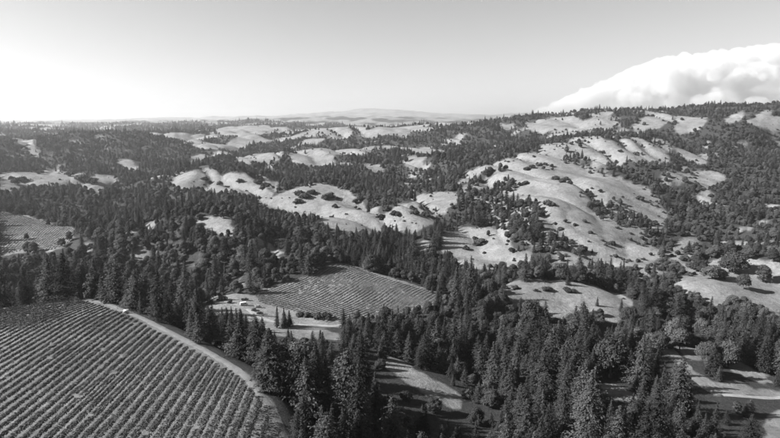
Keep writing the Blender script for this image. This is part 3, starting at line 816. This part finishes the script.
# big trees of the foreground
for a in ((273,399,64,'c',2,150,300,1.25,'large bushy conifer with a sunlit side at the bend of the vineyard track'),
          (318,436,92,'c',3,150,260,1.0,'very tall ragged conifer rising just below the vineyard corner'),
          (345,440,98,'c',5,150,260,1.0,'very tall round-topped conifer beside the ragged conifer below the vineyard corner'),
          (300,425,70,'c',2,150,280,1.0,'smaller bushy conifer between the track bend and the very tall conifers'),
          (606,450,58,'c',1,180,260,.85,'slender sunlit conifer rising by the short pale path in the ravine'),
          (700,455,46,'c',3,180,260,.8,'sunlit narrow conifer in front of the shaded bank under the road'),
          (610,378,46,'b',1,230,330,1.0,'tall leafy tree with sunlit upper crown beside the short pale path'),
          (640,388,58,'c',3,230,330,1.0,'tall ragged conifer left of the eroded dirt track'),
          (676,415,62,'c',5,200,300,1.0,'tall full conifer standing below the eroded dirt track'),
          (548,385,58,'c',3,230,340,1.1,'massive ragged conifer in the dark ravine below the clearing'),
          (572,395,64,'c',5,230,340,1.0,'massive round-topped conifer in the ravine below the clearing'),
          (530,330,34,'b',1,300,400,.9,'dense domed tree in front of the pale clearing'),
          (545,325,26,'c',2,300,400,.9,'pale bushy conifer in front of the pale clearing'),
          (277,328,24,'c',1,310,370,.9,'dark pointed conifer standing against the farmyard road'), (285,327,20,'c',4,310,370,1.2,'shorter conifer beside the dark pointed one at the farmyard road'),
          (290,326,17,'c',4,310,370,1.2,'stubby conifer in the clump against the farmyard road'),
          (190,352,44,'c',0,225,330,1.0,'tall conifer behind the grassy edge of the vineyard track'), (235,372,50,'c',0,190,300,1.0,'tall dark conifer close to the vineyard track before its bend'),
          (128,306,14,'b',0,230,300,1.0,'small round tree behind the white tank at the vineyard edge'),
          (470,300,46,'c',3,380,470,1.0,'very tall conifer in the belt before the grassy knoll'), (455,308,44,'c',1,380,470,1.0,'tall slender conifer in the belt before the grassy knoll'),
          (525,288,30,'c',0,440,500,1.0,'tall dark conifer at the left end of the belt behind the clearing')):
    solo(a[0], a[1], a[2], a[3], a[4], a[5], a[6], a[8], a[7])
# bushes
BUSH = [(545,290,3,'dark brushy thicket lying on the pale clearing'),(549,290,3,'dark brushy thicket lying on the pale clearing'),(566,290,3,'low dark bush below the lone conifer in the clearing'),(569,292,3,'low dark bush below the lone conifer in the clearing'),(573,292,3,'low dark bush below the lone conifer in the clearing'),(536,291,2,'dark brushy thicket lying on the pale clearing'),(546,282,2,'dark brushy thicket lying on the pale clearing')]
for px, py, hp, lb in BUSH: solo(px, py, hp, 's', 1, 385, 480, lb, 1.3)
RB = [(515,188,4),(520,186,5),(526,184,4),(540,166,4),(545,165,3),(552,170,3),(556,180,5),(562,182,4),(566,180,4),(570,184,5),(600,208,3),(606,246,4),(560,230,4),(585,222,3),(532,168,4),(527,170,4),(548,205,6),(553,206,5),(565,222,4),(600,192,4),(640,200,5),(612,245,5),(632,178,4),(620,152,3),(636,155,4),(600,153,3),(655,225,4),(480,245,8),(477,246,7),(475,240,5),(466,250,6),(512,252,6),(575,226,4),(590,233,3),(630,240,3),(646,232,4)]
for px, py, hp in RB: solo(px, py, hp * 0.75, 's', random.randint(0, 1), 540, 1150, 'rounded shrub dotted on the open grass of the big ridge and knoll', 1.2)
HB = [(300,196,5),(305,198,5),(312,194,4),(325,200,5),(330,198,5),(298,203,4),(335,208,4),(220,185,4),(240,182,3),(262,190,4),(205,180,3),(258,184,4),(266,187,4),(355,203,4),(395,215,4),(415,214,4),(380,219,5),(425,216,4),(12,180,4),(15,184,6),(22,182,5),(70,176,5),(82,181,6),(40,174,4),(92,183,5)]
for px, py, hp in HB: solo(px, py, hp, 's', random.randint(0, 1), 650, 1450, 'dark shrub in the folds of the pale grass hills', 1.3)
YB = [(200,304,4),(210,303,4),(222,300,4),(230,303,3),(300,316,4),(308,317,5),(318,318,5),(328,320,4),(326,318,5),(222,296,4),(206,297,4)]
for px, py, hp in YB: solo(px, py, hp, 's', random.randint(0, 1), 320, 410, 'scrubby bush on the waste ground around the farmyard', 1.3)

# which trees show largest: front-to-back coverage on a coarse raster
def terrain_clear(t):
    k = np.linspace(0.08, 0.97, 40); zt = t['z'] + t['h'] * 0.9
    return bool((CAMZ + (zt - CAMZ) * k > H(t['x'] * k, t['y'] * k) - 1.0).all())
cov = np.zeros((219, 390), bool)
T.sort(key=lambda t: t['y'])
for t in T:
    t['vis'] = 0
    if t['y'] > 1500: continue
    px, p0, d = project(t['x'], t['y'], t['z']); p1 = project(t['x'], t['y'], t['z'] + t['h'])[1]
    w = t['r'] * FPX / d
    if px + w < 0 or px - w > 780 or p1 > 438: continue
    if not terrain_clear(t): continue
    tot = 0
    for f0, f1, fw in (((0, .4, .35), (.4, 1, .8)) if t['con'] else ((0, 1, .85),)):
        ya = int((p1 + (p0 - p1) * f0) / 2); yb = max(ya + 1, int((p1 + (p0 - p1) * f1) / 2)); xa = int((px - w * fw) / 2); xb = max(xa + 1, int((px + w * fw) / 2 + .5))
        ya, yb, xa, xb = max(ya, 0), min(yb, 219), max(xa, 0), min(xb, 390)
        if yb <= ya or xb <= xa: continue
        blk = cov[ya:yb, xa:xb]; tot += int((~blk).sum()); blk[:] = True
    t['vis'] = tot
for con in (True, False):
    c = [t for t in T if t['con'] == con and not t.get('shrub')]
    c.sort(key=lambda t: (t['own'] is None, -t['vis']))
    for i, t in enumerate(c): t['ind'] = (i < 296 and t['vis'] > 0) or t['own'] is not None

def zone(t):
    x, y = t['x'], t['y']; px, py, _ = project(x, y, t['z'])
    if y < 300 and px < 400: return 'on the steep drop below the knoll vineyard'
    if y < 300: return ('in the dark ravine before the clearing' if px < 620 else 'around the eroded track and road bank')
    if y < 400 and px < 240: return 'in the woods just past the knoll vineyard crest'
    if y < 400 and px < 480: return 'between the farmyard road and the rounded vineyard'
    if y < 400: return ('on the slope in front of the pale clearing' if px < 650 else 'on the wooded bank below the sloping pasture')
    if y < 560: return ('on the broken slope behind the farmyard' if px < 330 else 'in the belt behind the rounded vineyard' if px < 500 else 'in the belt behind the pale clearing' if px < 665 else 'around the sloping pasture')
    if y < 800: return ('around the vineyard across the valley' if px < 150 else 'on the wooded spur beyond the farmyard' if px < 340 else 'below the pale rounded hills' if px < 450 else 'in the gullies of the big grass ridge' if px < 670 else 'on the wooded slope right of the grass ridge')
    return 'in the far woods between the grass hills' if px < 460 else 'high on the grass ridge or its wooded flank'

used_first = {}
def place(t):
    kind = 'shrub' if t.get('shrub') else ('conifer' if t['con'] else 'broadleaf')
    proto = SHR[t['var']] if kind == 'shrub' else (CON[t['var']] if kind == 'conifer' else BRO[t['var']])
    nm = {'shrub': 'shrub', 'conifer': 'conifer_tree', 'broadleaf': 'broadleaf_tree'}[kind]
    root = empty(nm, (t['x'], t['y'], t['z'] - 0.1)); root.rotation_euler = (random.uniform(-.05, .05), random.uniform(-.05, .05), t['rz'])
    root.scale = (t['s'] * t['sxy'], t['s'] * t['sxy'], t['s'])
    zn = zone(t)
    if t['own']: lab = t['own']
    elif kind == 'conifer':
        size = 'towering' if t['h'] > 29 else 'tall' if t['h'] > 22 else 'medium' if t['h'] > 16 else 'young'
        lab = f"{size} {CON_W[t['var']]} dark conifer {zn}"
    else:
        size = 'big' if t['h'] > 14 else 'middle-sized' if t['h'] > 9.5 else 'small'
        lab = f"{size} {BRO_W[t['var']]} broadleaf tree {zn}"
    tag(root, lab, 'shrub' if kind == 'shrub' else 'tree', {'shrub': 'shrubs', 'conifer': 'conifers', 'broadleaf': 'broadleaf trees'}[kind] + ' ' + (zn if kind != 'shrub' else 'dotted about the open ground'))
    cr_ = link('crown', proto[0], None, root); tr_ = link('trunk', proto[1], None, root)
    used_first.setdefault((kind, t['var']), (cr_, tr_))
for t in T:
    if t.get('shrub') or t.get('ind'): place(t)

# the rest of the woods: one object per kind, instanced on points
def forest(name, con, label, L=None, protos=None, key=None):
    protos = protos or (CON if con else BRO); key = key or ('conifer' if con else 'broadleaf')
    L = L or [t for t in T if t['con'] == con and not t.get('shrub') and not t.get('ind')]
    vs_ = [v for v in range(len(protos)) if (key, v) in used_first]
    me = bpy.data.meshes.new(name); me.vertices.add(len(L))
    me.vertices.foreach_set('co', np.array([(t['x'], t['y'], t['z'] - 0.2) for t in L], np.float32).ravel())
    def att(nm, ty, vals, fld):
        a = me.attributes.new(nm, ty, 'POINT'); a.data.foreach_set(fld, vals)
    att('pick', 'INT', np.array([vs_.index(t['var']) if t['var'] in vs_ else 0 for t in L], np.int32), 'value')
    att('turn', 'FLOAT_VECTOR', np.array([(random.uniform(-.05, .05), random.uniform(-.05, .05), t['rz']) for t in L], np.float32).ravel(), 'vector')
    att('size', 'FLOAT_VECTOR', np.array([(t['s'] * t['sxy'], t['s'] * t['sxy'], t['s']) for t in L], np.float32).ravel(), 'vector')
    o = link(name, me); tag(o, label, 'forest', kind='stuff')
    ng = bpy.data.node_groups.new(name, 'GeometryNodeTree')
    ng.interface.new_socket('Geometry', in_out='INPUT', socket_type='NodeSocketGeometry'); ng.interface.new_socket('Geometry', in_out='OUTPUT', socket_type='NodeSocketGeometry')
    N = ng.nodes; K = ng.links
    gi = N.new('NodeGroupInput'); go = N.new('NodeGroupOutput'); iop = N.new('GeometryNodeInstanceOnPoints'); jn = N.new('GeometryNodeJoinGeometry')
    prev = []
    for v in vs_:
        j = N.new('GeometryNodeJoinGeometry')
        for ob in used_first[(key, v)]:
            oi = N.new('GeometryNodeObjectInfo'); oi.transform_space = 'ORIGINAL'; oi.inputs['Object'].default_value = ob
            K.new(oi.outputs['Geometry'], j.inputs[0])
        g2 = N.new('GeometryNodeGeometryToInstance'); K.new(j.outputs[0], g2.inputs[0]); prev.append(g2)
    for g2 in reversed(prev): K.new(g2.outputs[0], jn.inputs[0])
    def na(nm, ty):
        a = N.new('GeometryNodeInputNamedAttribute'); a.data_type = ty; a.inputs['Name'].default_value = nm; return a.outputs[0]
    K.new(gi.outputs[0], iop.inputs['Points']); K.new(jn.outputs[0], iop.inputs['Instance'])
    iop.inputs['Pick Instance'].default_value = True
    K.new(na('pick', 'INT'), iop.inputs['Instance Index']); K.new(na('turn', 'FLOAT_VECTOR'), iop.inputs['Rotation']); K.new(na('size', 'FLOAT_VECTOR'), iop.inputs['Scale'])
    K.new(iop.outputs[0], go.inputs[0])
    m = o.modifiers.new('instances', 'NODES'); m.node_group = ng
    print(name, len(L), 'individuals', sum(1 for t in T if t.get('ind') and t['con'] == con), flush=True)
forest('conifer_forest', True, 'dark conifer woodland covering the valleys and hill flanks')
forest('broadleaf_forest', False, 'rounded broadleaf woodland covering the slopes between grass hills')

# low scrub creeping out over the grass
q = np.concatenate([jitter(400, 900, 6.0), jitter(900, 1600, 9.0)]); Xs, Ys = q[:, 0], q[:, 1]
ux2, uy2 = fuzz(Xs, Ys)
ins = np.zeros(len(q), bool); core = np.zeros(len(q), bool)
cx0, cy0 = ux2 + 14 * pnoise(Xs / 30, Ys / 30, 71), uy2 + 18 * pnoise(Xs / 30, Ys / 30, 72)
for gi_, (ip, wp, ym, ya) in enumerate(GW):
    if GRASS[gi_][0][0] in ((0,211), (254,297), (193,299)): continue
    a_ = in_poly(ux2, uy2, wp); ins |= a_; core |= in_poly(cx0, cy0, wp + (wp.mean(0) - wp) * 0.12)
edge_ = ins & ~core & (rng.uniform(size=len(q)) < 0.13)
foldn = pnoise(Xs / 34, Ys / 34, 73)
fold = ins & (rng.uniform(size=len(q)) < 0.10 * sstep(0.28, 0.6, foldn))
pick_ = np.nonzero(edge_ | fold)[0]
scrub_pts = [dict(x=float(Xs[i]), y=float(Ys[i]), z=float(H(Xs[i], Ys[i])), con=False, scrub=True, var=int(rng.integers(0, 2)), s=float(rng.uniform(.45, 1.25)), rz=float(rng.uniform(0, 6.28)), sxy=float(rng.uniform(.9, 1.5))) for i in pick_]
forest('scrub', None, 'low dark scrub creeping over the edges of the pale grass slopes', scrub_pts, SHR, 'shrub')

# ------------------------------------------------------------------ farmyard vehicles and the white tank
def bm_box(V, F, x0, x1, y0, y1, z0, z1, tx=0.0, ty=0.0):
    b = len(V)
    for z, sx, sy in ((z0, 0, 0), (z1, tx, ty)):
        for x, y in ((x0 + sx, y0 + sy), (x1 - sx, y0 + sy), (x1 - sx, y1 - sy), (x0 + sx, y1 - sy)): V.append((x, y, z))
    F += [(b, b + 3, b + 2, b + 1), (b + 4, b + 5, b + 6, b + 7)] + [(b + k, b + (k + 1) % 4, b + 4 + (k + 1) % 4, b + 4 + k) for k in range(4)]
def box_part(name, mat, parent, *boxes):
    V = []; F = []
    for bx in boxes: bm_box(V, F, *bx)
    o = link(name, quick_mesh(name, V, F), mat, parent)
    bv = o.modifiers.new('bevel', 'BEVEL'); bv.width = 0.06; bv.segments = 2; bv.limit_method = 'ANGLE'
    return o
M_WHITE = mat_plain('white_paint', 0.8); M_DARKP = mat_plain('dark_paint', 0.05, 0.3); M_GREYP = mat_plain('grey_paint', 0.25, 0.35)
M_GLASS = mat_plain('dark_window_glass', 0.02, 0.1); M_RUB = mat_plain('tyre_rubber', 0.03, 0.9); M_STEEL = mat_plain('steel', 0.4, 0.4, 0.8)
def wheel_mesh(r, w, n=16):
    V = []; F = []
    for x in (-w / 2, w / 2):
        for rr in (r, r * 0.55):
            for k in range(n): V.append((rr * math.cos(6.2832 * k / n), x, rr * math.sin(6.2832 * k / n)))
    for k in range(n):
        q = (k + 1) % n
        F += [(k, q, 2 * n + q, 2 * n + k), (k, n + k, n + q, q), (2 * n + k, 2 * n + q, 3 * n + q, 3 * n + k), (n + k, 3 * n + k, 3 * n + q, n + q)]
    return quick_mesh('tyre', V, F)
def vehicle(px, py, rz, style, paint, label, cat):
    x, y = ground_hit(px, py, 320, 410); z = float(H(x, y)) + 0.14
    r = empty({'van': 'parked_van', 'pickup': 'parked_pickup', 'car': 'parked_car'}[style], (x, y, z)); r.rotation_euler = (0, 0, rz); tag(r, label, cat)
    if style == 'van':
        box_part('body', paint, r, (-2.6, 2.6, -1, 1, .45, 1.25), (-2.55, 1.55, -.97, .97, 1.25, 2.35, .1, .08))
        box_part('windscreen', M_GLASS, r, (1.4, 1.62, -.85, .85, 1.35, 2.1, .02, .05))
        for s in (-1, 1): box_part('side_window', M_GLASS, r, (.5, 1.25, s * .93 - .04, s * .93 + .04, 1.4, 2.05, .05, 0))
    elif style == 'pickup':
        box_part('body', paint, r, (-2.6, 2.6, -.95, .95, .45, 1.05))
        cab = box_part('cab', paint, r, (-.5, 1.2, -.9, .9, 1.05, 1.75, .3, .12)); 
        box_part('windscreen', M_GLASS, r, (.85, 1.15, -.75, .75, 1.12, 1.62, .08, .05))
        box_part('bed_side', paint, r, (-2.55, -.6, -.93, -.85, 1.05, 1.35)); box_part('bed_side', paint, r, (-2.55, -.6, .85, .93, 1.05, 1.35)); box_part('tailgate', paint, r, (-2.58, -2.5, -.85, .85, 1.05, 1.35))
    else:
        box_part('body', paint, r, (-2.2, 2.2, -.9, .9, .4, .95)); box_part('cabin', M_GLASS, r, (-1.7, 1.1, -.82, .82, .95, 1.42, .42, .1)); box_part('roof', paint, r, (-1.25, .65, -.7, .7, 1.42, 1.5, .05, .03))
    wm = wheel_mesh(.36, .24)
    for sx in (-1.55, 1.55):
        for sy in (-.86, .86):
            w = empty_part('wheel', r, wm, (sx, sy, .36))
    for s in (-.62, .62): box_part('headlight', M_STEEL, r, ((2.56 if style != 'car' else 2.16), (2.64 if style != 'car' else 2.24), s - .16, s + .16, .68, .86))
def empty_part(name, parent, me, loc):
    o = link(name, me, M_RUB, parent); o.location = loc; return o
vehicle(244, 305.5, 0.35, 'van', M_WHITE, 'white van parked at the end of the farmyard', 'van')
vehicle(245, 300.5, 0.2, 'pickup', M_DARKP, 'dark pickup truck parked behind the white van', 'pickup')
vehicle(258.5, 307.5, 0.1, 'car', M_GREYP, 'grey car parked near the corner of the rounded vineyard', 'car')
vehicle(260, 314, 0.1, 'car', M_DARKP, 'dark car parked beside the pale gravel road', 'car')
vehicle(253.6, 310.5, 1.4, 'car', M_DARKP, 'dark car parked facing up the yard by the vineyard corner', 'car')
# white tank at the edge of the near vineyard track
x, y = ground_hit(126.5, 313.5, 190, 250); z = float(H(x, y))
r = empty('water_tank', (x, y, z)); r.rotation_euler = (0, 0, 0.4); tag(r, 'small white water tank on a trailer beside the vineyard track', 'tank')
n = 20; V = []; F = []
for i, (xx, rr) in enumerate(((-1.05, .0), (-1.05, .45), (-.9, .62), (.9, .62), (1.05, .45), (1.05, .0))):
    for k in range(n): V.append((xx, rr * math.cos(6.2832 * k / n), 1.15 + rr * math.sin(6.2832 * k / n)))
    if i:
        for k in range(n): F.append(((i - 1) * n + k, (i - 1) * n + (k + 1) % n, i * n + (k + 1) % n, i * n + k))
link('tank', quick_mesh('tank', V, F, True), M_WHITE, r)
box_part('frame', M_DARKP, r, (-1.2, 1.2, -.6, -.45, .42, .58), (-1.2, 1.2, .45, .6, .42, .58), (-.1, .1, -.6, .6, .42, .58), (1.2, 2.2, -.06, .06, .42, .54))
wm = wheel_mesh(.34, .2)
for s in (-.75, .75): empty_part('wheel', r, wm, (0, s, .34))
box_part('hatch', M_STEEL, r, (-.2, .2, -.2, .2, 1.75, 1.86))

# ------------------------------------------------------------------ cumulus bank beyond the right-hand ridge
def mat_cloud():
    m = bpy.data.materials.new('cloud'); m.use_nodes = True; m.node_tree.nodes.clear()
    p = m.node_tree.nodes.new('ShaderNodeVolumePrincipled'); o = m.node_tree.nodes.new('ShaderNodeOutputMaterial')
    p.inputs['Color'].default_value = grey(0.90); p.inputs['Density'].default_value = 0.00085; p.inputs['Anisotropy'].default_value = 0.1
    m.node_tree.links.new(p.outputs[0], o.inputs['Volume'])
    return m
def icosphere(sub):
    import bmesh
    bm = bmesh.new(); bmesh.ops.create_icosphere(bm, subdivisions=sub, radius=1); bm.verts.ensure_lookup_table()
    V = np.array([v.co[:] for v in bm.verts]); F = np.array([[v.index for v in f.verts] for f in bm.faces]); bm.free(); return V, F
IV, IF = icosphere(4)
prof = np.array([(520,118),(545,107),(560,101),(575,95),(590,89),(600,84),(612,78),(625,73),(640,65),(655,60),(670,57),(690,55),(715,53),(735,50),(750,47),(765,46),(780,45),(850,38),(950,45),(1050,70),(1150,112)], float)
cloud_y = lambda px: float(np.interp(px, [540, 860, 1150], [62000, 44000, 39000]))     # the bank runs from far on the left to nearer on the right
VV = []; FF = []; off = 0
r = np.random.default_rng(5)
def lobe(x, y, z, R):
    global off
    d = IV; sd = r.uniform(-100, 100, 3)
    disp = np.array([mnoise.fractal(Vector(p * 1.6 + sd), 0.9, 2.1, 5) for p in d])
    VV.append(np.array([x, y, z]) + d * (R * (1 + 0.36 * disp))[:, None]); FF.append(IF + off); off += len(d)
for k in range(230):
    px = 535 + (1120 - 535) * (k + r.uniform(0, 1)) / 230 if k % 3 == 0 else r.uniform(540, 860)
    top = np.interp(px, prof[:, 0], prof[:, 1])
    rad_px = r.uniform(3, 10) if px < 860 else r.uniform(14, 30)
    depth = r.uniform(-3000, 4000) if k % 3 else 0.0
    py = top + rad_px * 0.92 if k % 3 < 2 else r.uniform(min(top + rad_px, 117), 118)
    CD = cloud_y(px); c = ray_pt(px, py, CD + depth); lobe(c[0], c[1], c[2], rad_px / FPX * (CD + depth) * 1.02)
for px in range(560, 1130, 26):        # the body behind the lobes
    top = np.interp(px, prof[:, 0], prof[:, 1]); R = max(10, (122 - top) * 0.55)
    CD = cloud_y(px); c = ray_pt(px, top + R + 3, CD + 5000); lobe(c[0], c[1], c[2], R / FPX * CD)
cl = link('cloud', quick_mesh('cloud', np.concatenate(VV), np.concatenate(FF), True), mat_cloud())
rm = cl.modifiers.new('union', 'REMESH'); rm.mode = 'VOXEL'; rm.voxel_size = 100.0
tag(cl, 'bright cumulus cloud bank behind the right-hand skyline', 'cloud', kind='stuff')

# ------------------------------------------------------------------ haze in the valley air
lo_z = float(gZ.min()) - 1.5; hi_z = max(float(gZ.max()), CAMZ) + 45
V = []; F = []
bm_box(V, F, -37000, 34000, -200, 32500, lo_z, hi_z)
hz = bpy.data.materials.new('haze'); hz.use_nodes = True; hz.node_tree.nodes.clear()
pv = hz.node_tree.nodes.new('ShaderNodeVolumePrincipled'); oo = hz.node_tree.nodes.new('ShaderNodeOutputMaterial')
pv.inputs['Color'].default_value = grey(0.95); pv.inputs['Density'].default_value = 5.8e-5; pv.inputs['Anisotropy'].default_value = 0.6
hz.node_tree.links.new(pv.outputs[0], oo.inputs['Volume'])
ho = link('haze', quick_mesh('haze', V, F), hz); tag(ho, kind='stuff')
print('tris', [len(c[0].polygons) * 2 for c in CON + BRO], flush=True)
print('terrain z', float(gZ.min()), float(gZ.max()), 'rows', nrow, 'trees', len(T), flush=True)
